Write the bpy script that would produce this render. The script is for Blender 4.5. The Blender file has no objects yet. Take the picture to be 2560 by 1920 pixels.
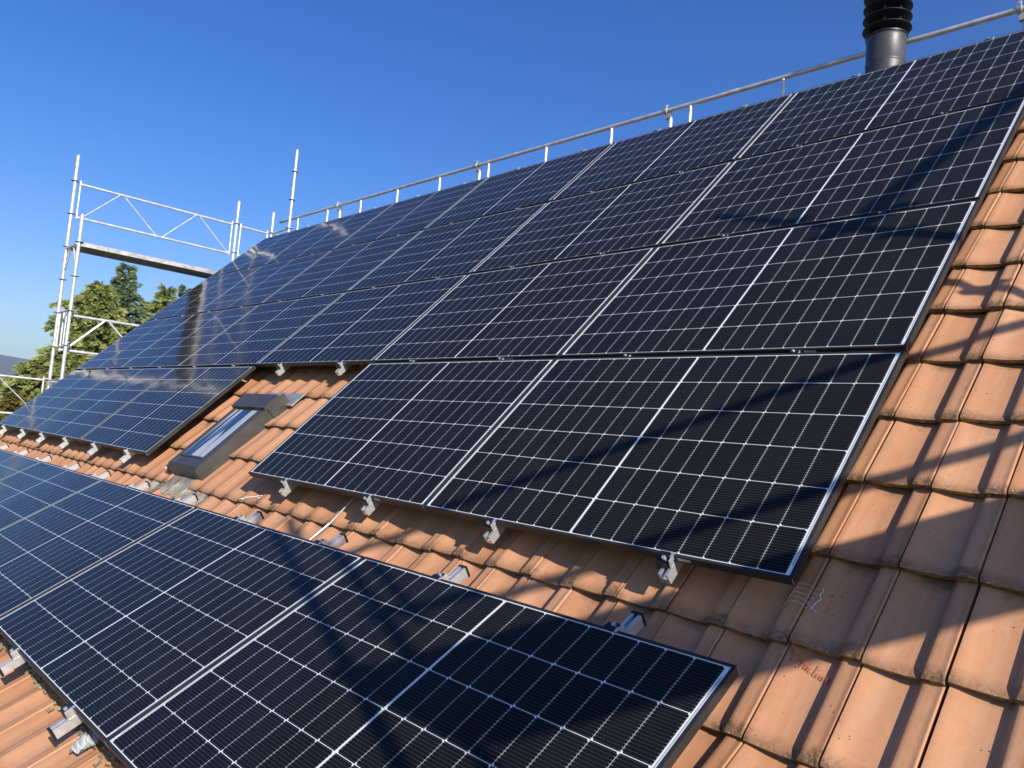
import bpy, math, random
import numpy as np
from mathutils import Matrix, Vector

# ------------------------------------------------------------------ camera, sky, sun
scene = bpy.context.scene
C = scene.collection
cam_d = bpy.data.cameras.new('camera'); cam = bpy.data.objects.new('camera', cam_d); C.objects.link(cam)
CAMPOS = Vector((1.0661, -2.2303, 6.3301))
cx = Vector((0.6958, 0.7133, 0.0843)); cd = Vector((0.0057, 0.1114, -0.9938)); cf = Vector((-0.7182, 0.6920, 0.0735))
cx.normalize(); cf = (cf - cx * cf.dot(cx)).normalized(); cu = cx.cross(cf)
cam.matrix_world = Matrix(((cx.x, cu.x, -cf.x, CAMPOS.x), (cx.y, cu.y, -cf.y, CAMPOS.y), (cx.z, cu.z, -cf.z, CAMPOS.z), (0, 0, 0, 1)))
cam_d.sensor_fit = 'HORIZONTAL'; cam_d.sensor_width = 36.0; cam_d.lens = 36.0 * 1943.5 / 2560.0
cam_d.clip_start = 0.05; cam_d.clip_end = 12000
scene.camera = cam

SUN_AZ, SUN_EL = math.radians(-17.0), math.radians(25.0)
sdir = Vector((math.cos(SUN_AZ) * math.cos(SUN_EL), math.sin(SUN_AZ) * math.cos(SUN_EL), math.sin(SUN_EL)))
world = bpy.data.worlds.new('World'); scene.world = world; world.use_nodes = True
wn = world.node_tree; wn.nodes.clear()
sky = wn.nodes.new('ShaderNodeTexSky'); sky.sky_type = 'NISHITA'; sky.sun_disc = False
sky.sun_elevation = SUN_EL; sky.sun_rotation = math.pi / 2 - SUN_AZ
sky.altitude = 400; sky.air_density = 1.0; sky.dust_density = 0.6; sky.ozone_density = 2.6
bg = wn.nodes.new('ShaderNodeBackground'); bg.inputs['Strength'].default_value = 0.11
wo = wn.nodes.new('ShaderNodeOutputWorld')
hs = wn.nodes.new('ShaderNodeHueSaturation'); hs.inputs['Saturation'].default_value = 1.42; hs.inputs['Hue'].default_value = 0.518
wn.links.new(sky.outputs[0], hs.inputs['Color']); wn.links.new(hs.outputs[0], bg.inputs[0]); wn.links.new(bg.outputs[0], wo.inputs[0])
sun_d = bpy.data.lights.new('sun', 'SUN'); sun_d.energy = 5.0; sun_d.angle = math.radians(0.53); sun_d.color = (1.0, 0.93, 0.84)
sun = bpy.data.objects.new('sun', sun_d); C.objects.link(sun); sun.location = (20, -8, 30)
sun.rotation_euler = sdir.to_track_quat('Z', 'Y').to_euler()
scene.view_settings.view_transform = 'Standard'; scene.view_settings.look = 'None'
scene.view_settings.exposure = 0.55; scene.view_settings.gamma = 1.0; scene.view_settings.use_curve_mapping = False

# ------------------------------------------------------------------ frames: upper roof slope (u, v, n), flared lower slope (u, w, n)
PITCH = math.radians(44.4)
KINK = -0.24109
Z0 = 6.0
def up(u, v, n=0.0):
    c, s = math.cos(PITCH), math.sin(PITCH)
    return Vector((u, v * c - n * s, Z0 + v * s + n * c))
UPM = Matrix.Translation((0, 0, Z0)) @ Matrix.Rotation(PITCH, 4, 'X')
LOP = PITCH + KINK
LOM = Matrix.Translation(up(0, -0.3537, 0.0473)) @ Matrix.Rotation(LOP, 4, 'X')      # local y points up the slope, so w = -y
def lo(u, w, n=0.0):
    return LOM @ Vector((u, -w, n))
def UPf(u, v, n): return UPM @ Vector((u, v, n))

# ------------------------------------------------------------------ mesh builder
class MB:
    def __init__(s): s.v = []; s.f = []; s.m = []
    def add(s, vs, fs, mi=0):
        o = len(s.v); s.v += [tuple(p) for p in vs]; s.f += [tuple(i + o for i in f) for f in fs]; s.m += [mi] * len(fs); return s
    def box(s, x0, x1, y0, y1, z0, z1, mi=0, T=None):
        vs = [Vector(p) for p in ((x0, y0, z0), (x1, y0, z0), (x1, y1, z0), (x0, y1, z0), (x0, y0, z1), (x1, y0, z1), (x1, y1, z1), (x0, y1, z1))]
        if T: vs = [T @ p for p in vs]
        return s.add(vs, [(0, 3, 2, 1), (4, 5, 6, 7), (0, 1, 5, 4), (1, 2, 6, 5), (2, 3, 7, 6), (3, 0, 4, 7)], mi)
    def hexa(s, vs, mi=0):
        return s.add(vs, [(0, 3, 2, 1), (4, 5, 6, 7), (0, 1, 5, 4), (1, 2, 6, 5), (2, 3, 7, 6), (3, 0, 4, 7)], mi)
    def tube(s, a, b, r, n=12, r2=None, mi=0):
        a = Vector(a); b = Vector(b); d = (b - a).normalized(); r2 = r if r2 is None else r2
        x = d.orthogonal().normalized(); y = d.cross(x); vs = []
        for q, rr in ((a, r), (b, r2)):
            for i in range(n):
                t = 2 * math.pi * i / n; vs.append(q + x * (rr * math.cos(t)) + y * (rr * math.sin(t)))
        fs = [(i, (i + 1) % n, n + (i + 1) % n, n + i) for i in range(n)] + [tuple(range(n - 1, -1, -1)), tuple(range(n, 2 * n))]
        return s.add(vs, fs, mi)
    def path(s, pts, r, n=8, mi=0):
        for a, b in zip(pts[:-1], pts[1:]): s.tube(a, b, r, n, None, mi)
        return s
    def lathe(s, prof, c=(0, 0, 0), n=32, mi=0):
        vs = []
        for r, z in prof:
            for i in range(n):
                t = 2 * math.pi * i / n; vs.append((c[0] + r * math.cos(t), c[1] + r * math.sin(t), c[2] + z))
        fs = [(k * n + i, k * n + (i + 1) % n, (k + 1) * n + (i + 1) % n, (k + 1) * n + i) for k in range(len(prof) - 1) for i in range(n)]
        return s.add(vs, fs, mi)
    def prism(s, poly, y0, y1, mi=0):                          # poly in x,z ; extruded along y
        n = len(poly); vs = [(x, y0, z) for x, z in poly] + [(x, y1, z) for x, z in poly]
        fs = [(i, (i + 1) % n, n + (i + 1) % n, n + i) for i in range(n)] + [tuple(range(n - 1, -1, -1)), tuple(range(n, 2 * n))]
        return s.add(vs, fs, mi)

def obj(name, mb, mats, parent=None, smooth=False, off=None):
    me = bpy.data.meshes.new(name)
    vs = mb.v
    if off is not None:
        vs = [(p[0] - off[0], p[1] - off[1], p[2] - off[2]) for p in vs]
    me.from_pydata(vs, [], mb.f)
    if not isinstance(mats, (list, tuple)): mats = [mats]
    for m in mats: me.materials.append(m)
    me.polygons.foreach_set('material_index', mb.m)
    if smooth:
        me.polygons.foreach_set('use_smooth', [True] * len(me.polygons))
        try: me.set_sharp_from_angle(angle=math.radians(38))
        except Exception: pass
    me.update()
    o = bpy.data.objects.new(name, me); C.objects.link(o)
    if parent: o.parent = parent
    return o
def tag(o, label=None, cat=None, group=None, kind=None):
    if label: o['label'] = label
    if cat: o['category'] = cat
    if group: o['group'] = group
    if kind: o['kind'] = kind
    return o
def empty(name, mat=None, loc=None):
    o = bpy.data.objects.new(name, None); C.objects.link(o); o.empty_display_size = 0.1
    if mat is not None: o.matrix_world = mat
    if loc is not None: o.location = loc
    return o
def copy_tree(o, parent=None):
    c = o.copy(); C.objects.link(c); c.parent = parent
    for ch in o.children: copy_tree(ch, c)
    return c

# ------------------------------------------------------------------ node helpers / materials
class NT:
    def __init__(s, m): s.t = m.node_tree; s.n = s.t.nodes; s.l = s.t.links
    def new(s, k, **kw):
        n = s.n.new(k)
        for a, b in kw.items(): setattr(n, a, b)
        return n
    def put(s, v, sock):
        if isinstance(v, X): s.l.new(v.o, sock)
        elif isinstance(v, bpy.types.NodeSocket): s.l.new(v, sock)
        else: sock.default_value = v
    def math(s, op, a, b=None, c=None, clamp=False):
        n = s.new('ShaderNodeMath', operation=op, use_clamp=clamp)
        s.put(a, n.inputs[0])
        if b is not None: s.put(b, n.inputs[1])
        if c is not None: s.put(c, n.inputs[2])
        return X(s, n.outputs[0])
    def mix(s, fac, a, b):
        n = s.new('ShaderNodeMix', data_type='RGBA')
        s.put(fac, n.inputs[0])
        for v, k in ((a, 6), (b, 7)):
            s.put((*v, 1.0) if isinstance(v, tuple) and len(v) == 3 else v, n.inputs[k])
        return X(s, n.outputs[2])
    def noise(s, scale, detail=4, rough=0.55, vec=None, dist=0.0):
        n = s.new('ShaderNodeTexNoise'); n.inputs['Scale'].default_value = scale; n.inputs['Detail'].default_value = detail
        n.inputs['Roughness'].default_value = rough; n.inputs['Distortion'].default_value = dist
        if vec is not None: s.put(vec, n.inputs['Vector'])
        return X(s, n.outputs[0])
    def ramp(s, fac, p0, p1, c0=0.0, c1=1.0):
        n = s.new('ShaderNodeMapRange'); s.put(fac, n.inputs[0])
        n.inputs[1].default_value = p0; n.inputs[2].default_value = p1; n.inputs[3].default_value = c0; n.inputs[4].default_value = c1
        return X(s, n.outputs[0])
    def attr(s, name):
        n = s.new('ShaderNodeAttribute'); n.attribute_name = name; return X(s, n.outputs['Fac'])
class X:
    def __init__(s, g, o): s.g = g; s.o = o
    def __add__(s, b): return s.g.math('ADD', s, b)
    def __sub__(s, b): return s.g.math('SUBTRACT', s, b)
    def __rsub__(s, b): return s.g.math('SUBTRACT', b, s)
    def __mul__(s, b): return s.g.math('MULTIPLY', s, b)
    def __truediv__(s, b): return s.g.math('DIVIDE', s, b)
    def __gt__(s, b): return s.g.math('GREATER_THAN', s, b)
    def __lt__(s, b): return s.g.math('LESS_THAN', s, b)
    def fract(s): return s.g.math('FRACT', s)
    def abs(s): return s.g.math('ABSOLUTE', s)
    def max(s, b): return s.g.math('MAXIMUM', s, b)
    def min(s, b): return s.g.math('MINIMUM', s, b)

def mat(name, col=(0.5, 0.5, 0.5), rough=0.5, metal=0.0, spec=0.5, var=0.0, vscale=8.0, bump=0.0, bscale=40.0):
    m = bpy.data.materials.new(name); m.use_nodes = True; g = NT(m); b = g.n['Principled BSDF']
    b.inputs['Base Color'].default_value = (*col, 1); b.inputs['Roughness'].default_value = rough
    b.inputs['Metallic'].default_value = metal; b.inputs['Specular IOR Level'].default_value = spec
    tc = g.new('ShaderNodeTexCoord').outputs['Object']
    if var:
        nz = g.noise(vscale, 5, 0.6, tc)
        lo_ = tuple(c * (1 - var) for c in col); hi = tuple(min(1, c * (1 + var)) for c in col)
        c = g.mix(g.ramp(nz, 0.3, 0.7), lo_, hi); g.l.new(c.o, b.inputs['Base Color'])
        g.l.new(g.ramp(nz, 0.3, 0.7, rough * 0.85, min(1, rough * 1.2)).o, b.inputs['Roughness'])
    if bump:
        nz = g.noise(bscale, 4, 0.6, tc); bn = g.new('ShaderNodeBump'); bn.inputs['Distance'].default_value = bump
        g.l.new(nz.o, bn.inputs['Height']); g.l.new(bn.outputs[0], b.inputs['Normal'])
    return m

M_frame = mat('black_anodised_frame', (0.030, 0.029, 0.028), 0.5, 0.1, 0.3, 0.25, 6)
M_alu = mat('mill_aluminium', (0.80, 0.80, 0.79), 0.36, 0.75, 0.5, 0.08, 30)
M_galv = mat('galvanised_steel', (0.70, 0.70, 0.69), 0.40, 0.55, 0.5, 0.22, 14, 0.0006, 60)
M_galvd = mat('weathered_galvanised_steel', (0.42, 0.41, 0.40), 0.5, 0.5, 0.5, 0.3, 10, 0.0006, 60)
M_black = mat('black_clamp', (0.015, 0.015, 0.016), 0.4, 0.2)
M_flue = mat('dark_painted_steel', (0.080, 0.080, 0.082), 0.5, 0.5, 0.5, 0.12, 7)
M_cowl = mat('black_painted_steel', (0.012, 0.013, 0.016), 0.45, 0.3)
M_sash = mat('grey_brown_window_metal', (0.075, 0.070, 0.064), 0.42, 0.3, 0.5, 0.15, 9)
M_wall = mat('rendered_wall', (0.62, 0.57, 0.48), 0.85, 0, 0.3, 0.1, 2)
M_under = mat('gap_shade_membrane', (0.012, 0.010, 0.009), 0.9)  # near-black colour stands in for shade seen through the tile gaps
M_lead = mat('crumpled_lead', (0.30, 0.32, 0.34), 0.55, 0.25, 0.5, 0.3, 12)
M_mark = mat('white_chalk', (0.78, 0.77, 0.75), 0.9, 0, 0.2)
M_red = mat('red_crayon', (0.50, 0.13, 0.07), 0.8, 0, 0.2)
M_cable = mat('black_cable', (0.02, 0.02, 0.02), 0.5)
M_wood = mat('weathered_plank', (0.35, 0.27, 0.18), 0.8, 0, 0.3, 0.3, 5)

def tile_material():
    m = bpy.data.materials.new('clay_tile'); m.use_nodes = True; g = NT(m); b = g.n['Principled BSDF']
    tc = g.new('ShaderNodeTexCoord').outputs['Object']
    ta, tb, tr, ts = g.attr('ta'), g.attr('tb'), g.attr('tr'), g.attr('ts')
    n1 = g.noise(5.0, 5, 0.6, tc); n2 = g.noise(38.0, 5, 0.65, tc); n3 = g.noise(150.0, 3, 0.6, tc)
    st = g.new('ShaderNodeMapping'); st.inputs['Scale'].default_value = (30, 2.5, 2.5); g.l.new(tc, st.inputs[0])
    n4 = g.noise(1.0, 4, 0.6, st.outputs[0])
    c = g.mix(g.ramp(tr, 0, 1), (0.48, 0.222, 0.105), (0.60, 0.305, 0.155))
    c = g.mix(g.ramp(n1, 0.35, 0.7, 0, 0.55), c, (0.38, 0.185, 0.100))
    c = g.mix(g.ramp(n4, 0.45, 0.75, 0, 0.45), c, (0.58, 0.36, 0.22))
    c = g.mix(g.ramp(n2, 0.5, 0.8, 0, 0.35), c, (0.33, 0.17, 0.10))
    # soot-like speckle
    vo = g.new('ShaderNodeTexVoronoi'); vo.inputs['Scale'].default_value = 52.0; g.l.new(tc, vo.inputs['Vector'])
    vd = X(g, vo.outputs['Distance'])
    spk = (vd < (g.ramp(g.noise(9.0, 3, 0.5, tc), 0.44, 0.74, 0.0, 0.20)))
    c = g.mix(spk * 0.75, c, (0.07, 0.045, 0.03))
    # grime and moss gathering on the lower lip and where the tile above ends
    edge = g.ramp(tb + (n2 - 0.5) * 0.20 + (n1 - 0.5) * 0.08, 0.012, 0.15, 1.0, 0.0)
    side = g.ramp(ta, 0.5, 0.72, 0.45, 1.0).max(g.ramp(ta, 0.0, 0.2, 0.7, 0.35))
    gr = g.math('MULTIPLY', edge * side, g.ramp(n1, 0.3, 0.7, 1.7, 0.8), clamp=True)
    n5 = g.noise(75.0, 4, 0.7, tc)
    gr = gr * g.ramp(n5, 0.36, 0.56, 0.35, 1.0)
    c = g.mix(gr * 0.85, c, (0.070, 0.055, 0.032))
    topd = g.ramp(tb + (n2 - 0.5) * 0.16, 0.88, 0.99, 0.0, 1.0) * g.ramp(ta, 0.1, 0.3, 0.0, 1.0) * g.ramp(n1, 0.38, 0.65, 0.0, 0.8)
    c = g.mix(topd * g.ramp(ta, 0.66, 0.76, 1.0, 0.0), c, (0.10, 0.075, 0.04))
    moss = (g.ramp(n2, 0.52, 0.62) * g.ramp(tb, 0.0, 0.05, 1.0, 0.0)) * g.ramp(n1, 0.45, 0.6)
    c = g.mix(moss * 0.7, c, (0.22, 0.20, 0.035))
    lich = (g.noise(60.0, 3, 0.5, tc) > 0.70) * g.ramp(tb, 0.0, 0.10, 0.9, 0.0)
    c = g.mix(lich, c, (0.50, 0.48, 0.38))
    # front face: dirty
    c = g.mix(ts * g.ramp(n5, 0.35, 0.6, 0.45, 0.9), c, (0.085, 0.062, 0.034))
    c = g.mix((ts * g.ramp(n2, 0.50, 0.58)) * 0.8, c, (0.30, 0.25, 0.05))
    g.l.new(c.o, b.inputs['Base Color'])
    b.inputs['Roughness'].default_value = 0.72; b.inputs['Specular IOR Level'].default_value = 0.35
    h = n3 * 0.35 + n2 * 0.9 + gr * g.noise(90.0, 3, 0.6, tc) * 3.0
    bn = g.new('ShaderNodeBump'); bn.inputs['Distance'].default_value = 0.0011; bn.inputs['Strength'].default_value = 0.8
    g.l.new(h.o, bn.inputs['Height']); g.l.new(bn.outputs[0], b.inputs['Normal'])
    return m
M_tile = tile_material()

PW, PH = 1.762, 1.134
def glass_material():
    m = bpy.data.materials.new('solar_cells_under_glass'); m.use_nodes = True; g = NT(m); b = g.n['Principled BSDF']
    tc = g.new('ShaderNodeTexCoord').outputs['Object']
    sp = g.new('ShaderNodeSeparateXYZ'); g.l.new(tc, sp.inputs[0]); Xc = X(g, sp.outputs[0]); Yc = X(g, sp.outputs[1])
    lip, mu, cg, gap, ch = 0.011, 0.0137, 0.009, 0.0011, 0.0098
    p = (PW - 2 * lip - 2 * mu - cg) / 18.0; q = (PH - 2 * lip - 0.006) / 6.0
    xx = Xc - (lip + mu)
    inc = (xx > 9 * p) * (xx < 9 * p + cg)
    x2 = xx - (xx > 9 * p + cg / 2) * cg
    fx = (x2 / p).fract() * p
    yy = Yc - (lip + 0.003)
    fy = (yy / q).fract() * q
    ax = fx.min(p - fx); ay = fy.min(q - fy)
    cell = (ax > gap / 2) * (ay > 0.0011) * ((fx + fy) > ch) * (((p - fx) + (q - fy)) > ch)
    cell = cell * (xx > 0.0) * (x2 < 18 * p) * (yy > 0.0) * (yy < 6 * q) * (1.0 - inc)
    nb = 16.0; fb = (((fy / (q / nb)).fract() - 0.5).abs()) * (q / nb)
    line = (fb < 0.00045)
    pad = (fb < 0.0011) * (ax < 0.0062)
    tone = g.noise(0.9, 2, 0.5, tc)
    cid = g.new('ShaderNodeTexWhiteNoise'); cid.noise_dimensions = '2D'
    cv = g.new('ShaderNodeCombineXYZ')
    g.put(g.math('FLOOR', x2 / p), cv.inputs[0]); g.put(g.math('FLOOR', yy / q), cv.inputs[1]); g.l.new(cv.outputs[0], cid.inputs['Vector'])
    cellc = g.mix(X(g, cid.outputs['Value']), (0.0080, 0.0076, 0.0085), (0.0105, 0.0100, 0.0110))
    cellc = g.mix(line * 0.9, cellc, (0.070, 0.068, 0.07))
    cellc = g.mix(pad, cellc, (0.20, 0.195, 0.15))
    bx = Xc.min(PW - Xc)
    rib = (bx > lip + 0.0050) * (bx < lip + 0.0086) * ((Yc.min(PH - Yc)) > 0.05)
    sheet = g.mix(rib, (0.74, 0.76, 0.75), (0.30, 0.31, 0.32))
    c = g.mix(cell, sheet, cellc)
    du = g.ramp(g.noise(2.2, 6, 0.65, tc), 0.45, 0.8, 0.0, 0.010)
    c = g.mix(du, c, (0.45, 0.40, 0.33))
    g.l.new(c.o, b.inputs['Base Color'])
    b.inputs['Roughness'].default_value = 0.5; b.inputs['Specular IOR Level'].default_value = 0.0
    b.inputs['Coat Weight'].default_value = 0.88; b.inputs['Coat IOR'].default_value = 1.21
    g.l.new(g.ramp(g.noise(3.0, 3, 0.5, tc), 0.3, 0.7, 0.07, 0.11).o, b.inputs['Coat Roughness'])
    bn = g.new('ShaderNodeBump'); bn.inputs['Distance'].default_value = 0.010; bn.inputs['Strength'].default_value = 1.0
    oi = g.new('ShaderNodeObjectInfo'); ad = g.new('ShaderNodeVectorMath', operation='ADD'); g.l.new(tc, ad.inputs[0])
    rr = X(g, oi.outputs['Random']) * 37.0; cb = g.new('ShaderNodeCombineXYZ'); g.put(rr, cb.inputs[0]); g.l.new(cb.outputs[0], ad.inputs[1])
    g.l.new(g.noise(1.1, 1.5, 0.4, ad.outputs[0]).o, bn.inputs['Height'])
    g.l.new(bn.outputs[0], b.inputs['Coat Normal'])
    return m
M_cells = glass_material()

def foliage_material(name, dark, light, tip):
    m = bpy.data.materials.new(name); m.use_nodes = True; g = NT(m); b = g.n['Principled BSDF']
    fr = g.attr('fr')
    c = g.mix(g.ramp(fr, 0.0, 0.6), dark, light); c = g.mix(g.ramp(fr, 0.6, 1.0), c, tip)  # shaded interior to sunlit tips, painted into the leaf colour
    g.l.new(c.o, b.inputs['Base Color']); b.inputs['Roughness'].default_value = 0.65; b.inputs['Specular IOR Level'].default_value = 0.3
    tr = g.new('ShaderNodeBsdfTranslucent'); g.l.new(c.o, tr.inputs[0]); ms = g.new('ShaderNodeMixShader'); ms.inputs[0].default_value = 0.4
    o = g.n['Material Output']; g.l.new(b.outputs[0], ms.inputs[1]); g.l.new(tr.outputs[0], ms.inputs[2]); g.l.new(ms.outputs[0], o.inputs[0])
    return m
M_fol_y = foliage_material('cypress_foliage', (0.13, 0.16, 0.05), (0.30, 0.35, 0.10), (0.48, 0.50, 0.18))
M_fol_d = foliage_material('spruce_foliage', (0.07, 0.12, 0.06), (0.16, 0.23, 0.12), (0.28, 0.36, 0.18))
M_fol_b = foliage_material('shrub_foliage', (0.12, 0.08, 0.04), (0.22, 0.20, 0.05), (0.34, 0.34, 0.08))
M_bark = mat('bark', (0.14, 0.10, 0.07), 0.9, 0, 0.3, 0.3, 6)
M_ground = mat('meadow', (0.10, 0.12, 0.045), 0.95, 0, 0.2, 0.4, 0.15)
M_hill = mat('wooded_hill', (0.045, 0.060, 0.030), 0.95, 0, 0.2, 0.5, 0.01)

# ------------------------------------------------------------------ setting: ground and hills
g_ = MB(); g_.add([(-2900, -2900, 0), (2900, -2900, 0), (2900, 2900, 0), (-2900, 2900, 0)], [(0, 1, 2, 3)])
tag(obj('ground', g_, M_ground), kind='structure')
random.seed(4)
h = MB(); NA, NR = 216, 8; rng = random.Random(8)
vs = []; ridge = []
for i in range(NA + 1):
    a = math.radians(95 + 360.0 * i / NA)
    hh = 124 + 16 * math.sin(a * 5.0 + 0.4) + 9 * math.sin(a * 17) + 4 * math.sin(a * 47) + rng.uniform(-1.2, 1.2)
    for j in range(NR + 1):
        t = j / NR; r = 1900 + 900 * t
        z = -2 + (hh + 2) * (math.sin(t * math.pi / 2) ** 1.3) + (rng.uniform(-3, 3) if 0 < j < NR else 0)
        vs.append((r * math.cos(a), r * math.sin(a), z))
fs = [(i * (NR + 1) + j, i * (NR + 1) + j + 1, (i + 1) * (NR + 1) + j + 1, (i + 1) * (NR + 1) + j) for i in range(NA) for j in range(NR)]
h.add(vs, fs); tag(obj('hills', h, M_hill, smooth=True), kind='structure')

# ------------------------------------------------------------------ the house: tiled roof, skylight, flue
house = empty('house', loc=(-4.0, 3.7, 0.0))
tag(house, 'house with an orange clay tile roof under the solar panels', 'house')
HO = (-4.0, 3.7, 0.0)
TP, TE = 0.2115, 0.3455                       # tile width and exposed length
PROF = [(0.0, 0.0), (0.035, -0.0005), (0.09, -0.004), (0.16, -0.0085), (0.25, -0.0140), (0.34, -0.0180), (0.43, -0.0205), (0.52, -0.0218),
        (0.60, -0.0224), (0.635, -0.0220), (0.655, -0.0195), (0.68, -0.0120), (0.705, -0.0045), (0.73, -0.0015), (0.78, -0.0008),
        (0.86, -0.0012), (0.92, -0.0010), (0.94, 0.0008), (0.955, 0.0008), (0.968, -0.0012), (0.970, -0.016)]
BS = [0.0, 0.02, 0.05, 0.10, 0.18, 0.5, 0.8, 1.22]
pa = np.array([p[0] for p in PROF]); ph = np.array([p[1] for p in PROF]); NPf = len(PROF); NB = len(BS)
def tile_block(list_uvk, n_top):
    """one tile per entry (u0, edge, random): returns arrays in (u, s, n)"""
    V = []; F = []; A = []; nrm = 0
    base_f = []
    for j in range(NB - 1):
        for i in range(NPf - 1):
            q = j * NPf + i; base_f.append((q, q + 1, q + NPf + 1, q + NPf))
    k0 = NB * NPf
    for i in range(NPf - 1): base_f.append((k0 + NPf + i, k0 + NPf + i + 1, k0 + i + 1, k0 + i))     # front face
    k1 = k0 + 2 * NPf
    for j in range(NB - 1): base_f.append((k1 + NB + j, k1 + j, k1 + j + 1, k1 + NB + j + 1))        # left side
    base_f = np.array(base_f); nv = NB * NPf + 2 * NPf + 2 * NB
    for (u0, e, r1, r2, r3) in list_uvk:
        P = np.zeros((nv, 3)); T = np.zeros((nv, 4))
        for j, bb in enumerate(BS):
            deep = 1.0 - 0.62 * max(0.0, 1 - bb / 0.12) ** 1.5
            lip = -0.0065 * max(0.0, 1 - bb / 0.05) ** 2
            hh = ph * deep + lip - 0.026 * bb
            s0 = j * NPf
            P[s0:s0 + NPf, 0] = u0 + TP * pa; P[s0:s0 + NPf, 1] = e + TE * bb; P[s0:s0 + NPf, 2] = hh
            T[s0:s0 + NPf, 0] = pa; T[s0:s0 + NPf, 1] = bb
        P[k0:k0 + NPf] = P[0:NPf]; P[k0 + NPf:k0 + 2 * NPf] = P[0:NPf]
        P[k0 + NPf:k0 + 2 * NPf, 2] = np.minimum(P[0:NPf, 2] - 0.0190, -0.0290); P[k0 + NPf:k0 + 2 * NPf, 1] += 0.004
        T[k0:k0 + 2 * NPf, 0] = np.tile(pa, 2); T[k0:k0 + 2 * NPf, 3] = 1.0
        for j in range(NB):
            P[k1 + j] = P[j * NPf]; P[k1 + NB + j] = P[j * NPf] - (0, 0, 0.018)
            T[k1 + j, 1] = BS[j]; T[k1 + NB + j, 1] = BS[j]; T[k1 + NB + j, 3] = 0.6
        uc = u0 + TP / 2
        P[:, 2] += n_top + r1 * 0.0035 + r2 * 0.010 * (P[:, 0] - uc) + (P[:, 1] - e) * r3 * 0.006
        P[:, 1] += r2 * 0.006; P[:, 0] += r3 * 0.0016 + (P[:, 1] - e) * r2 * 0.004
        T[:, 2] = (r1 + 1) / 2
        F.append(base_f + nrm); nrm += nv; V.append(P); A.append(T)
    return np.concatenate(V), np.concatenate(F), np.concatenate(A)
rt = random.Random(21)
ups, los = [], []
KL, KR = -52, 9
for k in range(-1, 14):
    for c in range(KL, KR):
        u0 = 0.0 + TP * c
        if 0 <= k <= 2 and c in (-23, -22): continue
        ups.append((u0, -0.124 + TE * k + (0.018 if k == -1 else 0), rt.uniform(-1, 1), rt.uniform(-1, 1), rt.uniform(-1, 1)))
for j in range(1, 6):
    for c in range(KL, KR):
        los.append((TP * c, -(0.05 + TE * j), rt.uniform(-1, 1), rt.uniform(-1, 1), rt.uniform(-1, 1)))
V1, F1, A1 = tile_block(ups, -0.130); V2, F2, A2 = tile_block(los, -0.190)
def xf(V, Mx):
    R = np.array(Mx.to_3x3()); t = np.array(Mx.translation); return V @ R.T + t
VV = np.concatenate([xf(V1, UPM), xf(V2, LOM)]) - np.array(HO); FF = np.concatenate([F1, F2 + len(V1)]); AA = np.concatenate([A1, A2])
me = bpy.data.meshes.new('roof'); me.vertices.add(len(VV)); me.vertices.foreach_set('co', VV.astype(np.float32).ravel())
me.loops.add(FF.size); me.loops.foreach_set('vertex_index', FF.ravel().astype(np.int32))
me.polygons.add(len(FF)); me.polygons.foreach_set('loop_start', np.arange(0, FF.size, 4, dtype=np.int32)); me.polygons.foreach_set('loop_total', np.full(len(FF), 4, dtype=np.int32))
me.polygons.foreach_set('use_smooth', np.ones(len(FF), dtype=bool))
for i, nm in enumerate(('ta', 'tb', 'tr', 'ts')):
    at = me.attributes.new(nm, 'FLOAT', 'POINT'); at.data.foreach_set('value', AA[:, i].astype(np.float32))
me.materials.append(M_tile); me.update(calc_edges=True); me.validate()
try: me.set_sharp_from_angle(angle=math.radians(50))
except Exception: pass
roof = bpy.data.objects.new('roof', me); C.objects.link(roof); roof.parent = house

UL, UR = TP * KL, TP * KR
um = MB()  # sheet added beneath the tiles so their gaps look dark
um.add([UPf(UL, -0.42, -0.205), UPf(UR, -0.42, -0.205), UPf(UR, 4.70, -0.205), UPf(UL, 4.70, -0.205)], [(0, 1, 2, 3)])
um.add([lo(UL, 1.75, -0.270), lo(UR, 1.75, -0.270), lo(UR, 0.0, -0.270), lo(UL, 0.0, -0.270)], [(0, 1, 2, 3)])
obj('shade_underlay', um, M_under, house, off=HO)
rp = UPf(0, 4.72, -0.13)                                    # ridge line
bs = MB(); nb_ = 132
vs = []
for i in range(nb_ * 4 + 1):
    u = UL + (UR - UL) * i / (nb_ * 4); hh = 0.011 * math.cos(i * math.pi / 2)
    for (dy, dz) in ((0.02, -0.03), (4.1, -4.05)): vs.append((u, rp.y + dy, rp.z + dz + hh))
bs.add(vs, [(2 * i, 2 * i + 1, 2 * i + 3, 2 * i + 2) for i in range(nb_ * 4)])
obj('rear_slope', bs, mat('clay_tile_rear', (0.45, 0.19, 0.09), 0.8, 0, 0.3, 0.2, 4), house, off=HO)
rc = MB()
k = 0; u = UL
while u < UR:
    n = 10; vs = []
    for uu, r in ((u, 0.062), (min(u + 0.40, UR), 0.056)):
        for i in range(n + 1):
            t = math.pi * i / n; vs.append((uu, rp.y + r * 1.5 * math.cos(t) + 0.01, rp.z - 0.035 + r * math.sin(t)))
    rc.add(vs, [(i, i + 1, n + 2 + i, n + 1 + i) for i in range(n)]); u += 0.385
obj('ridge_tiles', rc, bpy.data.materials['clay_tile_rear'], house, True, off=HO)
ev = lo(0, 1.75, -0.25)
wl = MB(); ye, yb = ev.y + 0.25, rp.y + 3.8; ze = ev.z - 0.05; zb = rp.z - 4.0
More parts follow.
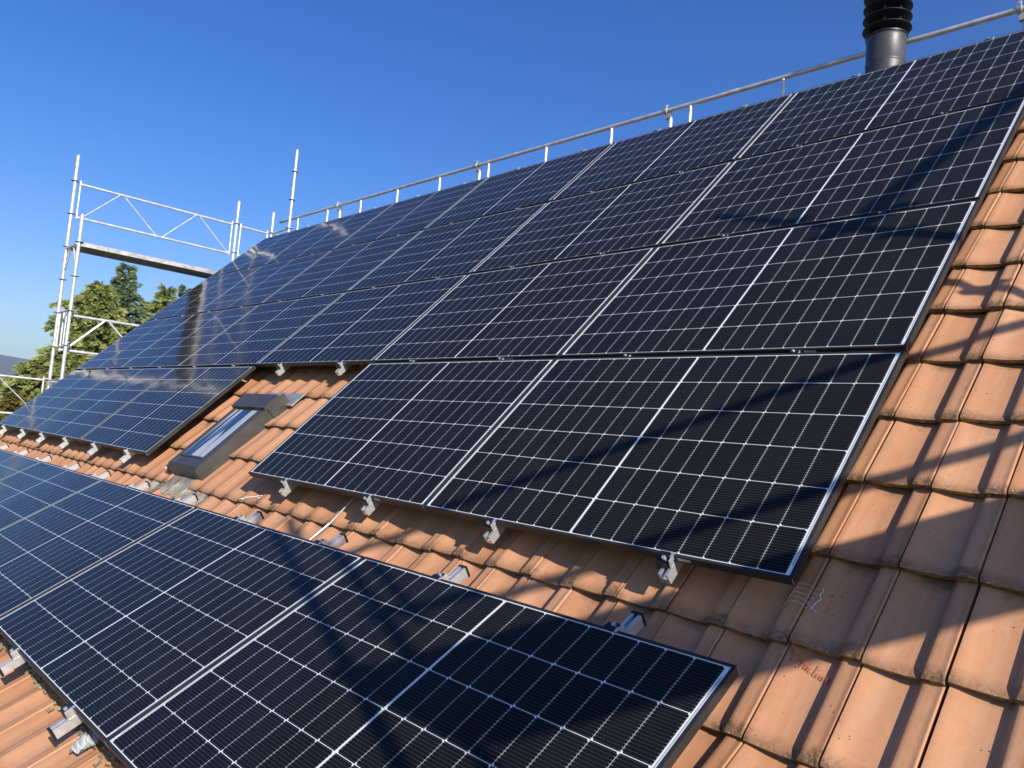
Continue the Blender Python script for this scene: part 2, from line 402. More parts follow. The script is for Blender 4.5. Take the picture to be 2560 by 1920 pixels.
def gable(x0, x1):
    prof = [(ye, 0), (yb, 0), (yb, zb), (rp.y, rp.z - 0.12), (UPf(0, -0.4, -0.2).y, UPf(0, -0.4, -0.2).z), (ye, ze - 0.0)]
    n = len(prof); vs = [(x0, y, z) for y, z in prof] + [(x1, y, z) for y, z in prof]
    wl.add(vs, [(i, (i + 1) % n, n + (i + 1) % n, n + i) for i in range(n)] + [tuple(range(n - 1, -1, -1)), tuple(range(n, 2 * n))])
gable(UL + 0.12, UL + 0.42); gable(UR - 0.42, UR - 0.12)
wl.box(UL + 0.42, UR - 0.42, ye, ye + 0.3, 0, ze - 0.02); wl.box(UL + 0.42, UR - 0.42, yb - 0.3, yb, 0, zb - 0.02)
obj('wall', wl, M_wall, house, off=HO)
gu = MB(); n = 10
vs = []
for uu in (UL, UR):
    for i in range(n + 1):
        t = math.pi * i / n; vs.append((uu, ev.y - 0.07 - 0.065 * math.cos(t), ev.z - 0.02 - 0.065 * math.sin(t)))
gu.add(vs, [(i, i + 1, n + 2 + i, n + 1 + i) for i in range(n)])
obj('gutter', gu, M_galvd, house, True, off=HO)

# mortar and debris along one course of the lower slope, chips of it clinging to the tile lips
mo = MB(); rm = random.Random(5)
for i in range(460):
    u = rm.uniform(-4.6, -0.2); w = 1.105 + rm.gauss(0, 0.022); s = rm.uniform(0.003, 0.011)
    c0 = lo(u, w, -0.190 - 0.012 + rm.uniform(-0.006, 0.006)); T = Matrix.Translation(c0) @ Matrix.Rotation(rm.uniform(0, 3), 4, (rm.random(), rm.random(), 1))
    mo.box(-s * 1.6, s * 1.6, -s, s, -s * 0.7, s * 0.7, 0, T)
tag(obj('mortar', mo, mat('lichen_mortar', (0.26, 0.23, 0.15), 0.95, 0, 0.2, 0.5, 60, 0.003, 120), house, off=HO), kind='stuff')
# --- skylight, in upper-slope coordinates
sk = empty('skylight', loc=(0, 0, 0)); sk.parent = house; sk.location = Vector(UPf(-4.66, 0.38, -0.1)) - Vector(HO)
SO = tuple(UPf(-4.66, 0.38, -0.1))
def upbox(mb, u0, u1, v0, v1, n0, n1, mi=0): return mb.box(u0, u1, v0, v1, n0, n1, mi, UPM)
fr = MB()
upbox(fr, -4.925, -4.868, 0.0, 0.78, -0.165, -0.055); upbox(fr, -4.475, -4.400, 0.0, 0.78, -0.165, -0.055)
upbox(fr, -4.868, -4.475, 0.0, 0.085, -0.165, -0.059); upbox(fr, -4.868, -4.475, 0.63, 0.78, -0.165, -0.060)
upbox(fr, -4.868, -4.860, 0.085, 0.63, -0.09, -0.0535); upbox(fr, -4.484, -4.475, 0.085, 0.63, -0.09, -0.0535)
upbox(fr, -4.860, -4.484, 0.085, 0.100, -0.09, -0.052)
fr.hexa([UPf(*p) for p in ((-4.93, -0.035, -0.15), (-4.395, -0.035, -0.15), (-4.395, 0.0, -0.15), (-4.93, 0.0, -0.15),
                           (-4.93, -0.030, -0.085), (-4.395, -0.030, -0.085), (-4.395, 0.004, -0.053), (-4.93, 0.004, -0.053))])
for s_, (ua, ub) in ((1, (-4.400, -4.395)),):
    for vv in (0.14, 0.33, 0.52): fr.tube(UPf(-4.437, vv, -0.056), UPf(-4.437, vv, -0.051), 0.004, 8)
obj('frame', fr, M_sash, sk, off=SO)
pg = MB(); pg.add([UPf(-4.862, 0.100, -0.0585), UPf(-4.484, 0.100, -0.0585), UPf(-4.484, 0.63, -0.0585), UPf(-4.862, 0.63, -0.0585)], [(0, 1, 2, 3)])
m_pane = bpy.data.materials.new('window_glass'); m_pane.use_nodes = True; gg = NT(m_pane); bb = gg.n['Principled BSDF']
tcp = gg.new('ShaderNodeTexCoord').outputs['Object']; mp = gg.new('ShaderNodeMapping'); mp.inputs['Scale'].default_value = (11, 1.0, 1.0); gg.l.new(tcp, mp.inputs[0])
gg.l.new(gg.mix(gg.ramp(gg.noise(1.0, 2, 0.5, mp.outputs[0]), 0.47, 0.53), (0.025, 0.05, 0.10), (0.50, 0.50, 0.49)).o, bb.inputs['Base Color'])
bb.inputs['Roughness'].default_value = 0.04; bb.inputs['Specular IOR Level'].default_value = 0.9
obj('pane', pg, m_pane, sk, off=SO)
hd = MB()
hd.hexa([UPf(*p) for p in ((-4.945, 0.640, -0.062), (-4.385, 0.640, -0.062), (-4.385, 0.79, -0.062), (-4.945, 0.79, -0.062),
                           (-4.944, 0.643, -0.034), (-4.386, 0.643, -0.034), (-4.386, 0.789, -0.026), (-4.944, 0.789, -0.026))])
obj('hood', hd, M_sash, sk, off=SO)
fl = MB()
def strip(u0, u1, n0, n1, va, vb):
    fl.hexa([UPf(*p) for p in ((u0, va, n0 - 0.01), (u1, va, n1 - 0.01), (u1, vb, n1 - 0.01), (u0, vb, n0 - 0.01), (u0, va, n0), (u1, va, n1), (u1, vb, n1), (u0, vb, n0))])
upbox(fl, -4.3995, -4.392, -0.03, 0.655, -0.165, -0.058); upbox(fl, -4.394, -4.380, 0.655, 0.83, -0.165, -0.050)
obj('side_flashing', fl, M_sash, sk, off=SO); fl = MB(); strip(-5.00, -4.926, -0.142, -0.062, -0.03, 0.80)
obj('side_flashing', fl, M_sash, sk, off=SO)
fl = MB(); strip(-4.94, -4.30, -0.130, -0.130, 0.79, 0.93); obj('top_flashing', fl, M_galvd, sk, off=SO)
# apron under the skylight, dressed over the tiles
ap = MB(); NU, NV = 60, 8; vs = []
def tile_h(u):
    a = (u / TP) % 1.0; return float(np.interp(a, pa, ph))
for i in range(NU + 1):
    u = -5.10 + (0.98 * i / NU)
    for j in range(NV + 1):
        t = j / NV; vlow = -0.215 + 0.018 * math.sin(i * 0.9) + 0.02 * math.sin(i * 0.37 + 1) - (0.0 if u < -4.35 else 0.0)
        vtop = -0.028 if -4.868 < u < -4.445 else -0.115
        v = vtop + (vlow - vtop) * t
        bq = (v + 0.4515) / TE; nt = -0.130 + tile_h(u) - 0.026 * bq + 0.0115
        wq = min(1.0, max(0.0, (-v - 0.075) / 0.06)); nf = -0.143
        vs.append(UPf(u, v, nf * (1 - wq) + nt * wq + 0.0012 * math.sin(i * 1.7 + j)))
ap.add(vs, [(i * (NV + 1) + j, (i + 1) * (NV + 1) + j, (i + 1) * (NV + 1) + j + 1, i * (NV + 1) + j + 1) for i in range(NU) for j in range(NV)])
m_ap = bpy.data.materials.new('patinated_apron'); m_ap.use_nodes = True; ga = NT(m_ap); ba = ga.n['Principled BSDF']
ta_ = ga.new('ShaderNodeTexCoord').outputs['Object']; mpa = ga.new('ShaderNodeMapping'); mpa.inputs['Scale'].default_value = (40, 6, 6); ga.l.new(ta_, mpa.inputs[0])
ca = ga.mix(ga.ramp(ga.noise(1.0, 5, 0.7, mpa.outputs[0]), 0.42, 0.6), (0.30, 0.27, 0.20), (0.17, 0.10, 0.08))
ca = ga.mix(ga.ramp(ga.noise(9.0, 4, 0.6, ta_), 0.5, 0.62), ca, (0.36, 0.36, 0.28)); ga.l.new(ca.o, ba.inputs['Base Color']); ba.inputs['Roughness'].default_value = 0.75
obj('apron', ap, m_ap, sk, True, off=SO)

# --- flue pipe with ringed cowl
KF = 1.0415
FX, FY = 1.066 + (-1.293 - 1.066) * KF, -2.23 + (3.80 + 2.23) * KF
def fz(prof): return [(r * KF, 6.33 + (z - 6.33) * KF) for r, z in prof]
fp = MB()
fp.lathe(fz([(0.143, 8.3), (0.143, 9.49), (0.1435, 9.50), (0.146, 9.505), (0.146, 9.515), (0.1425, 9.52), (0.144, 9.70), (0.146, 9.715), (0.150, 9.722), (0.150, 9.732), (0.146, 9.738), (0.08, 9.745)]), (FX, FY, 0), 56)
fp.tube((FX - 0.105, FY - 0.110, 8.3), (FX - 0.105, FY - 0.110, 9.62), 0.006, 6)
fp.tube((FX - 0.085, FY - 0.132, 9.54), (FX - 0.082, FY - 0.136, 9.54), 0.006, 8)
flue = obj('flue_pipe', fp, M_flue, house, True, off=HO)
cw = MB()
for i in range(5):
    z = 9.775 + 0.0885 * i
    cw.lathe(fz([(0.085, z - 0.012), (0.130, z - 0.004), (0.165, z + 0.006), (0.178, z + 0.014), (0.179, z + 0.018), (0.164, z + 0.012), (0.130, z + 0.003), (0.085, z - 0.006)]), (FX, FY, 0), 56)
for i in range(6):
    t = math.pi / 3 * i + 0.2; cw.box(-0.010, 0.010, -0.002, 0.002, 9.92, 10.33, 0, Matrix.Translation((FX, FY, 0)) @ Matrix.Rotation(t, 4, 'Z') @ Matrix.Translation((0, 0.125, 0)))
cw.lathe(fz([(0.085, 9.76), (0.085, 10.0), (0.0, 10.01)]), (FX, FY, 0), 32)
cw.lathe(fz([(0.146, 9.716), (0.1525, 9.722), (0.1525, 9.734), (0.146, 9.740), (0.10, 9.742)]), (FX, FY, 0), 56)
cw.lathe(fz([(0.0, 10.20), (0.10, 10.185), (0.165, 10.15), (0.170, 10.135), (0.160, 10.14), (0.09, 10.17), (0.0, 10.18)]), (FX, FY, 0), 48)
cw_o = obj('cowl', cw, M_cowl, flue, True, off=HO)

# --- installers' marks on the tiles (scribbles of chalk and red crayon), following the tile surface
def surf_up(u, v):
    k = math.floor((v + 0.124) / TE); b_ = (v + 0.124) / TE - k
    return UPf(u, v, -0.130 + tile_h(u) * (1 - 0.52 * max(0, 1 - b_ / 0.10) ** 1.5) - 0.026 * b_ + 0.004)
def surf_lo(u, w):
    k = math.floor((w - 0.05) / TE); b_ = 1 - ((w - 0.05) / TE - k)
    return lo(u, w, -0.190 + tile_h(u) - 0.026 * b_ + 0.004)
def stroke(mb, pts, fn, r=0.0008, sub=10):
    P = []
    for (a, b) in zip(pts[:-1], pts[1:]):
        for i in range(sub): t = i / sub; P.append(fn(a[0] + (b[0] - a[0]) * t, a[1] + (b[1] - a[1]) * t))
    P.append(fn(*pts[-1]))
    mb.path(P, r, 4)
cm = MB()
for q in range(5):
    y0 = 0.010 + 0.019 * q
    stroke(cm, [(-0.085 + 0.008 * q, y0 - 0.010), (-0.06, y0 + 0.012), (-0.03, y0 + 0.012), (0.006 + 0.003 * q, y0 - 0.002)], surf_up)
stroke(cm, [(0.020, 0.098), (0.026, 0.085), (0.020, 0.070), (0.030, 0.055), (0.022, 0.040), (0.016, 0.006)], surf_up, 0.0014)
stroke(cm, [(0.000, 0.024), (0.036, 0.002)], surf_up)
obj('chalk_mark', cm, M_mark, roof, off=HO)
cm = MB()
for (u, v) in ((-5.18, 0.02),):
    stroke(cm, [(u, v), (u + 0.03, v + 0.012), (u + 0.035, v - 0.02), (u + 0.05, v + 0.01), (u + 0.06, v - 0.03), (u + 0.075, v - 0.005)], surf_up, 0.003)
obj('chalk_mark', cm, M_mark, roof, off=HO)
cm = MB()
stroke(cm, [(-3.62, -0.118), (-3.55, -0.07), (-3.50, -0.04), (-3.46, -0.045), (-3.50, -0.06), (-3.45, -0.062), (-3.48, -0.03), (-3.44, -0.05)], surf_up, 0.0028)
obj('chalk_mark', cm, M_mark, roof, off=HO)
cm = MB()     # red crayon handwriting on the lower course
def wpt(s, t): return (0.014 + s * 0.130, -0.152 - 0.035 * s - t)
LET = [[(0.0, 0.0), (-0.02, -0.03), (0.10, 0.012)], [(0.0, -0.03), (0.05, 0.015)], [(0.14, -0.012), (0.30, 0.004)], [(0.20, -0.03), (0.17, 0.018)], [(0.28, -0.020), (0.26, 0.020)],
       [(0.24, 0.006), (0.32, 0.0)], [(0.40, 0.0), (0.36, 0.002), (0.35, 0.016), (0.41, 0.012), (0.43, 0.0), (0.42, 0.018)], [(0.52, 0.0), (0.47, 0.004), (0.47, 0.018), (0.53, 0.016)],
       [(0.62, -0.022), (0.58, 0.018), (0.63, 0.018)], [(0.68, 0.002), (0.66, 0.018), (0.70, 0.018)], [(0.69, -0.012), (0.70, -0.010)],
       [(0.76, 0.002), (0.74, 0.017), (0.80, 0.016), (0.82, 0.0), (0.81, 0.018)], [(0.90, 0.0), (0.86, 0.004), (0.88, 0.018), (0.94, 0.0), (0.93, 0.024)]]
for L_ in LET: stroke(cm, [wpt(*p) for p in L_], surf_up, 0.0010, 4)
obj('crayon_writing', cm, M_red, roof, off=HO)
cm = MB(); stroke(cm, [(0.535, 0.125), (0.548, 0.112), (0.542, 0.130), (0.556, 0.122)], surf_lo, 0.0018, 4); stroke(cm, [(0.568, 0.118), (0.575, 0.100), (0.580, 0.122)], surf_lo, 0.0018, 4)
obj('chalk_mark', cm, M_mark, roof, off=HO)

# ------------------------------------------------------------------ solar panels
pan = empty('solar_panel')
pf = MB(); L_ = 0.011
pf.box(0, PW, 0, L_, -0.030, 0.0); pf.box(0, PW, PH - L_, PH, -0.030, 0.0)
pf.box(0, L_, L_, PH - L_, -0.030, -0.0002); pf.box(PW - L_, PW, L_, PH - L_, -0.030, -0.0002)
pf.box(L_, PW - L_, L_, L_ + 0.02, -0.030, -0.0285); pf.box(L_, PW - L_, PH - L_ - 0.02, PH - L_, -0.030, -0.0285)
for x in (-0.0004, PW - 0.0006):
    for y in (-0.0004, PH - 0.0006): pf.box(x, x + 0.0010, y, y + 0.0010, -0.030, -0.001, 1)
obj('frame', pf, [M_frame, M_alu], pan)
pg = MB(); pg.box(L_, PW - L_, L_, PH - L_, -0.0055, -0.0016); obj('cell_sheet', pg, M_cells, pan)
m_stick = mat('grey_sticker', (0.45, 0.44, 0.42), 0.5)
ps = MB(); ps.box(PW - 0.40, PW - 0.35, -0.0006, 0.0, -0.020, -0.008); obj('sticker', ps, m_stick, pan)
GC, GR = 0.0098, 0.0223
ORD = ['first', 'second', 'third', 'fourth', 'fifth', 'last']
rows = [('D', 3, range(6), 'top row under the ridge'), ('C', 2, range(6), 'second row from the ridge'), ('B', 1, range(6), 'third row from the ridge, above the skylight'),
        ('A', 0, range(6), ''), ('L', -1, range(6), 'lowest row on the flatter eave slope')]
first = True; rp_ = random.Random(3)
for nm, r, cols, txt in rows:
    for c in cols:
        if nm == 'A' and c == 2: continue
        o = pan if first else copy_tree(pan); first = False
        x = -c * (PW + GC) - PW + rp_.uniform(-0.0012, 0.0012); T = Matrix.Rotation(rp_.uniform(-0.0006, 0.0006), 4, 'Z') @ Matrix.Rotation(rp_.uniform(-0.0015, 0.0015), 4, 'Y')
        if r >= 0: o.matrix_world = UPM @ Matrix.Translation((x, r * (PH + GR), 0.0)) @ T; grp = 'solar panels of the main array'
        else: o.matrix_world = LOM @ Matrix.Translation((x, -PH, 0.0)) @ T; grp = 'solar panels of the lowest row'
        if nm == 'A':
            lab = {0: 'solar panel at the array corner, nearest the bare tiles, crossed by a scaffold shadow', 1: 'solar panel beside the skylight gap, on its right-hand side',
                   3: 'solar panel just left of the skylight', 4: 'middle one of the three solar panels left of the skylight', 5: 'outermost solar panel left of the skylight, next to the conifers'}[c]
        else:
            lab = '%s solar panel from the right in the %s' % (ORD[c], txt)
            if c == 5: lab = 'leftmost solar panel in the %s' % txt
        tag(o, lab, 'solar panel', grp)

# ------------------------------------------------------------------ rails with clamps
RAILP = [(-0.019, -0.074), (0.019, -0.074), (0.019, -0.034), (0.007, -0.034), (0.007, -0.038), (0.013, -0.040), (0.013, -0.056), (-0.013, -0.056), (-0.013, -0.040), (-0.007, -0.038), (-0.007, -0.034), (-0.019, -0.034)]
def end_clamp_mesh(sgn):
    b_ = MB()       # sgn -1: below the panel edge, +1: above it
    y0, y1 = (-0.034, -0.0015) if sgn < 0 else (0.0015, 0.034)
    b_.box(-0.038, 0.010, y0, y1, -0.046, -0.008, 0); b_.box(-0.014, 0.012, y0 + 0.006, y1 - 0.002, -0.010, -0.002, 0)
    b_.tube((-0.003, (y0 + y1) / 2, -0.010), (-0.003, (y0 + y1) / 2, 0.0055), 0.0075, 8, None, 1)
    xs = 0.0165
    b_.box(xs, xs + 0.002, y0 + 0.004, y1, -0.034, -0.012, 1); b_.box(xs + 0.002, xs + 0.007, y0 + 0.004, y1, -0.014, -0.012, 1); b_.box(xs + 0.005, xs + 0.007, y0 + 0.004, y1, -0.012, 0.003, 1)
    ya, yb_ = (-0.012, 0.009) if sgn < 0 else (-0.009, 0.012)
    b_.box(xs - 0.001, xs + 0.010, ya, yb_, 0.0008, 0.0030, 1); b_.box(-0.030, 0.010, ya, yb_, 0.0008, 0.0028, 0)
    return b_
def mesh_of(name, mb, mats):
    o = obj(name, mb, mats); m_ = o.data; bpy.data.objects.remove(o); return m_
EC = {s: mesh_of('end_clamp', end_clamp_mesh(s), [M_black, M_alu]) for s in (-1, 1)}
mc = MB(); mc.box(-0.020, 0.016, -0.009, 0.009, -0.034, -0.004, 0); mc.tube((-0.004, 0, -0.004), (-0.004, 0, 0.003), 0.0065, 8, None, 1)
mc.box(0.016, 0.020, -0.010, 0.010, -0.020, 0.002, 1); mc.box(-0.018, 0.022, -0.015, 0.015, 0.0008, 0.0022, 0); mc.tube((-0.004, 0, 0.002), (-0.004, 0, 0.006), 0.006, 8, None, 1)
MC = mesh_of('mid_clamp', mc, [M_black, M_alu])
cap = MB(); cap.box(-0.021, 0.021, 0.0, 0.010, -0.077, -0.031); CAP = mesh_of('end_cap', cap, M_black)
hk = MB(); hk.box(-0.016, 0.016, 0, 0.044, -0.080, -0.0745); hk.box(-0.016, 0.016, 0.044, 0.050, -0.150, -0.0745); HK = mesh_of('roof_hook', hk, M_galvd)
def part(name, mesh, parent, y):
    o = bpy.data.objects.new(name, mesh); C.objects.link(o); o.parent = parent; o.location = (0, y, 0); return o
rr_ = random.Random(11)
def rail(frame, u, v0, v1, p0, p1, mids, label, group, caps=(False, False)):
    t = empty('mounting_rail', frame @ Matrix.Translation((u, p0, 0)))
    b_ = MB(); b_.prism(RAILP, v0 - p0, v1 - p0)
    obj('rail', b_, M_alu, t)
    part('end_clamp', EC[-1], t, 0.0); part('end_clamp', EC[1], t, p1 - p0)
    for m_ in mids: part('mid_clamp', MC, t, m_ - p0)
    if caps[0]: part('end_cap', CAP, t, v0 - p0 - 0.010)
    if caps[1]: part('end_cap', CAP, t, v1 - p0)
    vv = v0 + 0.16
    while vv < v1:
        part('roof_hook', HK, t, vv - p0); vv += 0.70
    tag(t, label, 'mounting rail', group); return t
# rail spots read off the photograph, from the right
UU = [-0.435, -1.305, -2.215, -3.070, -3.950, -4.875, -5.760, -6.635, -7.560, -8.455, -9.300, -10.250]
NTH = ['first', 'second', 'third', 'fourth', 'fifth', 'sixth', 'seventh', 'eighth', 'ninth', 'tenth', 'eleventh', 'twelfth']
for i, u in enumerate(UU):
    c = i // 2; g4 = 4 * PH + 3 * GR; mids = [PH + GR / 2 + k * (PH + GR) for k in range(3)]
    if c == 2:
        rail(UPM, u, PH + GR - 0.072, g4 + 0.02, PH + GR, g4, mids[1:], 'aluminium rail whose clamp sticks out above the skylight, on the %s side' % ('skylight\'s right' if i == 4 else 'skylight\'s left'), 'rails of the main array')
    else:
        lab = '%s aluminium rail from the right, clamp showing below the main array' % NTH[i]
        if c >= 3: lab = '%s from the skylight of six rail ends below the three panels at its left' % NTH[i - 6]
        rail(UPM, u, -0.062 - (0.03 if c >= 3 else 0.0), g4 + 0.02, 0.0, g4, mids, lab, 'rails of the main array')
UL_ = [-0.425, -1.275, -2.16, -3.02, -3.92, -4.77, -5.63, -6.45, -7.37, -8.25, -9.15, -10.05]
for i, u in enumerate(UL_):
    rail(LOM, u, -PH - 0.087, 0.122, -PH, 0.0, [], '%s aluminium rail from the right under the lowest row, its capped end on the tiles' % NTH[i], 'rails of the lowest row', (True, True))

# ------------------------------------------------------------------ loose bits on the roof
rd = MB(); a = UPf(-2.486, 0.10, -0.098); b_ = lo(-2.545, 0.02, -0.155)
rd.tube(a, UPf(-2.51, -0.14, -0.112), 0.0045, 8); rd.tube(UPf(-2.51, -0.14, -0.112), b_, 0.0045, 8)
tag(obj('metal_rod', rd, M_alu), 'thin shiny metal rod lying up the tiles from the lowest row to the main array', 'metal rod')
ld = MB(); rl = random.Random(9); NU, NV = 12, 12; vs = []
for i in range(NU + 1):
    for j in range(NV + 1):
        s, t = i / NU, j / NV; hh = 0.022 * math.sin(s * 3.0) * math.sin(t * 3.0) + 0.012 * math.sin(s * 9 + t * 5) + rl.uniform(-0.004, 0.004)
        vs.append(lo(-2.215 + 0.085 * (s - 0.1) + 0.03 * t, 1.125 + 0.085 * t - 0.03 * s, -0.200 + 0.035 + hh))
ld.add(vs, [(i * (NV + 1) + j, (i + 1) * (NV + 1) + j, (i + 1) * (NV + 1) + j + 1, i * (NV + 1) + j + 1) for i in range(NU) for j in range(NV)])
lo_o = obj('lead_scrap', ld, M_lead); tag(lo_o, 'crumpled grey scrap of lead sheet by the mortar under the lowest row', 'lead scrap')
md_ = lo_o.modifiers.new('thick', 'SOLIDIFY'); md_.thickness = 0.002

# ------------------------------------------------------------------ scaffolding
R_ = 0.0242
def standard(root, off, x, y, z0, z1, phase=0.16):
    s = MB(); s.tube((x, y, z0), (x, y, z1 - 0.20), R_, 16); s.tube((x, y, z1 - 0.20), (x, y, z1 - 0.03), 0.0275, 16); s.tube((x, y, z1 - 0.03), (x, y, z1), 0.0275, 16, 0.012)
    z = z0 + 0.25
    while z < z1 - 0.5: s.tube((x, y, z), (x, y, z + 0.12), 0.0262, 16); z += 2.0
    o = obj('standard', s, M_galv, root, True, off=off)
    k = math.ceil((z0 - phase) / 0.5)
    while phase + 0.5 * k < z1 - 0.25:
        z = phase + 0.5 * k; r = MB()
        r.tube((x, y, z - 0.005), (x, y, z + 0.005), 0.058, 16); r.tube((x, y, z - 0.016), (x, y, z + 0.014), 0.028, 12)
        obj('rosette', r, M_galvd, o, off=off); k += 1
    return o
def lattice(root, off, x, y0, y1, zt, zb, r=0.017, n=2, diag=0.0085, posts=True):
    s = MB(); s.tube((x, y0, zt), (x, y1, zt), r, 12); s.tube((x, y0, zb), (x, y1, zb), r, 12)
    if posts:
        for y in (y0, y1): s.tube((x, y, zb - 0.02), (x, y, zt + 0.05), r * 0.75, 10)
    w = (y1 - y0) / max(n, 1)
    for i in range(n):
        s.tube((x, y0 + w * i + 0.06, zb), (x, y0 + w * (i + 0.5) - 0.02, zt), diag, 8); s.tube((x, y0 + w * (i + 0.5) + 0.02, zt), (x, y0 + w * (i + 1) - 0.02, zb), diag, 8)
    for y, sg in ((y0, -1), (y1, 1)):
        for z in (zt + 0.02, zb + 0.03): s.tube((x, y, z), (x, y + sg * 0.05, z + 0.005), 0.010, 8)
    return obj('lattice_guardrail', s, M_galv, root, True, off=off)
def ledger(root, off, a, b_, r=R_, name='ledger'):
    s = MB(); s.tube(a, b_, r, 12); return obj(name, s, M_galv, root, True, off=off)
def deck(root, off, x0, x1, y0, y1, z):
    s = MB(); w = x1 - x0
    s.box(x0, x1, y0, y1, z - 0.006, z)
    for xa in (x0, x1 - 0.006): s.box(xa, xa + 0.006, y0, y1, z - 0.062, z - 0.006)
    n = 6
    for i in range(n):
        xa = x0 + 0.02 + (w - 0.04) * i / n; s.box(xa, xa + (w - 0.04) / n * 0.45, y0 + 0.01, y1 - 0.01, z - 0.024, z - 0.006)
    for yy in (y0, y1 - 0.03): s.box(x0 + 0.006, x1 - 0.006, yy, yy + 0.03, z - 0.055, z - 0.024)
    return obj('deck_board', s, M_galvd, root, off=off)
XI, XO = -11.288, -11.862
SL = (XI, 2.4, 0.0)
sc1 = empty('scaffold', loc=SL)
tag(sc1, 'galvanised scaffold with a deck and guardrails beyond the gable, in front of the conifers', 'scaffold')
standard(sc1, SL, XO, 0.820, 0.0, 10.06); standard(sc1, SL, XI, 0.832, 0.0, 9.07)
standard(sc1, SL, XO, 3.343, 0.0, 10.06); standard(sc1, SL, XI, 3.350, 0.0, 8.95)
standard(sc1, SL, XO, 3.990, 0.0, 10.04); standard(sc1, SL, -11.24, 3.995, 0.0, 11.06)
standard(sc1, SL, XO, -1.75, 0.0, 6.9); standard(sc1, SL, XI, -1.75, 0.0, 6.2)
lattice(sc1, SL, XO, 0.897, 3.265, 9.628, 9.12); lattice(sc1, SL, XO, 3.42, 3.91, 9.628, 9.12, n=0)
lattice(sc1, SL, XO, 0.897, 3.265, 7.648, 7.118, 0.021, 2, 0.017); lattice(sc1, SL, XO, -1.67, 0.742, 6.648, 6.128)
for y in (0.826, 3.346):
    for z in (8.62, 6.62, 4.6):
        ledger(sc1, SL, (XO, y, z), (XI, y, z), R_, 'transom')
    for xa, sg in ((XO, 1), (XI, -1)): ledger(sc1, SL, (xa + sg * 0.02, y, 8.30), (xa + sg * 0.20, y, 8.60), 0.015, 'bracket')
ledger(sc1, SL, (XO, 0.826, 7.66), (XI, 0.826, 7.66), 0.017, 'transom'); ledger(sc1, SL, (XO, 0.826, 7.14), (XI, 0.826, 7.14), 0.017, 'transom')
for z in (7.18, 7.70): ledger(sc1, SL, (XI - 0.14, 0.826, 7.14), (XI - 0.14, 0.826, 7.66), 0.012, 'bracket') if z < 7.5 else None
ledger(sc1, SL, (XO + 0.09, 0.826, 7.14), (XO + 0.09, 0.826, 7.66), 0.016, 'bracket')
ledger(sc1, SL, (XO, 3.99, 9.64), (-11.24, 3.995, 9.66), 0.020, 'transom'); ledger(sc1, SL, (XO, 0.826, 6.60), (XO + 0.30, 0.9, 6.56), 0.03, 'transom')
deck(sc1, SL, XO + 0.03, XI - 0.005, 0.86, 3.32, 8.665); deck(sc1, SL, XO + 0.03, XI - 0.005, 0.86, 3.32, 6.665); deck(sc1, SL, XO + 0.03, XI - 0.005, -1.70, 0.78, 4.665)
for z in (2.6, 4.6): ledger(sc1, SL, (XO, 0.83, z), (XO, 3.34, z)); ledger(sc1, SL, (XO, -1.75, z), (XO, 0.82, z))

# guardrail standing behind the ridge
GO = (-6.0, 4.3, 0.0)
gr_ = empty('ridge_guardrail', loc=GO); tag(gr_, 'long galvanised guardrail on short posts running behind the ridge above the top panels', 'guardrail')
def gz(x): return 9.983 - 0.0053 * (x + 12.2)
s = MB(); s.tube((-12.21, 4.3, gz(-12.21)), (0.9, 4.3, gz(0.9)), 0.0225, 16)
for x in (-3.0, -6.1, -9.2): s.tube((x, 4.3, gz(x)), (x + 0.12, 4.3, gz(x)), 0.0245, 16)
obj('top_tube', s, M_galv, gr_, True, off=GO)
for x in (-2.41, -3.42, -4.45, -5.46, -6.50, -7.52, -8.53, -9.52, -10.53, -11.53, -1.4, -0.39, 0.6):
    s = MB(); s.tube((x, 4.3, gz(x) - 0.72), (x, 4.3, gz(x) - 0.012), 0.019, 12); obj('stub', s, M_galv, gr_, True, off=GO)
for x in (-3.68, -6.71, -10.18, -0.47):
    s = MB(); s.tube((x, 4.33, 0.0), (x, 4.33, gz(x) - 0.04), 0.0242, 12); obj('post', s, M_galv, gr_, True, off=GO)
    s = MB(); s.tube((x - 0.055, 4.3, gz(x)), (x - 0.025, 4.3, gz(x)), 0.036, 12); s.tube((x - 0.04, 4.28, gz(x) + 0.03), (x - 0.04, 4.33, gz(x) + 0.075), 0.008, 8)
    s.box(x - 0.05, x - 0.03, 4.275, 4.30, gz(x) + 0.03, gz(x) + 0.062)
    s.box(x - 0.045, x + 0.02, 4.295, 4.345, gz(x) - 0.085, gz(x) - 0.03); obj('coupler', s, M_galvd, gr_, off=GO)
s = MB(); s.tube((-12.0, 4.3, gz(0) - 0.5), (0.9, 4.3, gz(0) - 0.5), 0.0205, 12); obj('bottom_tube', s, M_galvd, gr_, True, off=GO)

# scaffold at the near gable: outside the picture, it casts the long shadows
XA, XB = 2.20, 2.77; ZD = 7.164
SR = (XA, 0.0, 0.0)
sc2 = empty('scaffold', loc=SR); tag(sc2, 'galvanised scaffold tower at the near gable whose rails and deck shade the tiles', 'scaffold')
for y, zt in ((-1.750, 8.45), (0.725, 9.625)): standard(sc2, SR, XA, y, 0.0, zt)
for y, zt in ((-1.750, 8.60), (0.725, 8.40)): standard(sc2, SR, XB, y, 0.0, zt)
deck(sc2, SR, XA, XB + 0.03, -1.72, 3.2, ZD)
for z in (ZD + 0.47, ZD + 0.99): ledger(sc2, SR, (XB, -1.70, z), (XB, 3.2, z))
for y in (-1.66,): ledger(sc2, SR, (XB, y, ZD + 0.40), (XB, y, ZD + 1.05), 0.018, 'guardrail_post')
ledger(sc2, SR, (XA, 0.80, 8.92), (XA, 1.95, 9.64), 0.036, 'hoist_arm'); ledger(sc2, SR, (XA, 0.62, 8.88), (XA, 0.92, 8.88), 0.04, 'coupler')
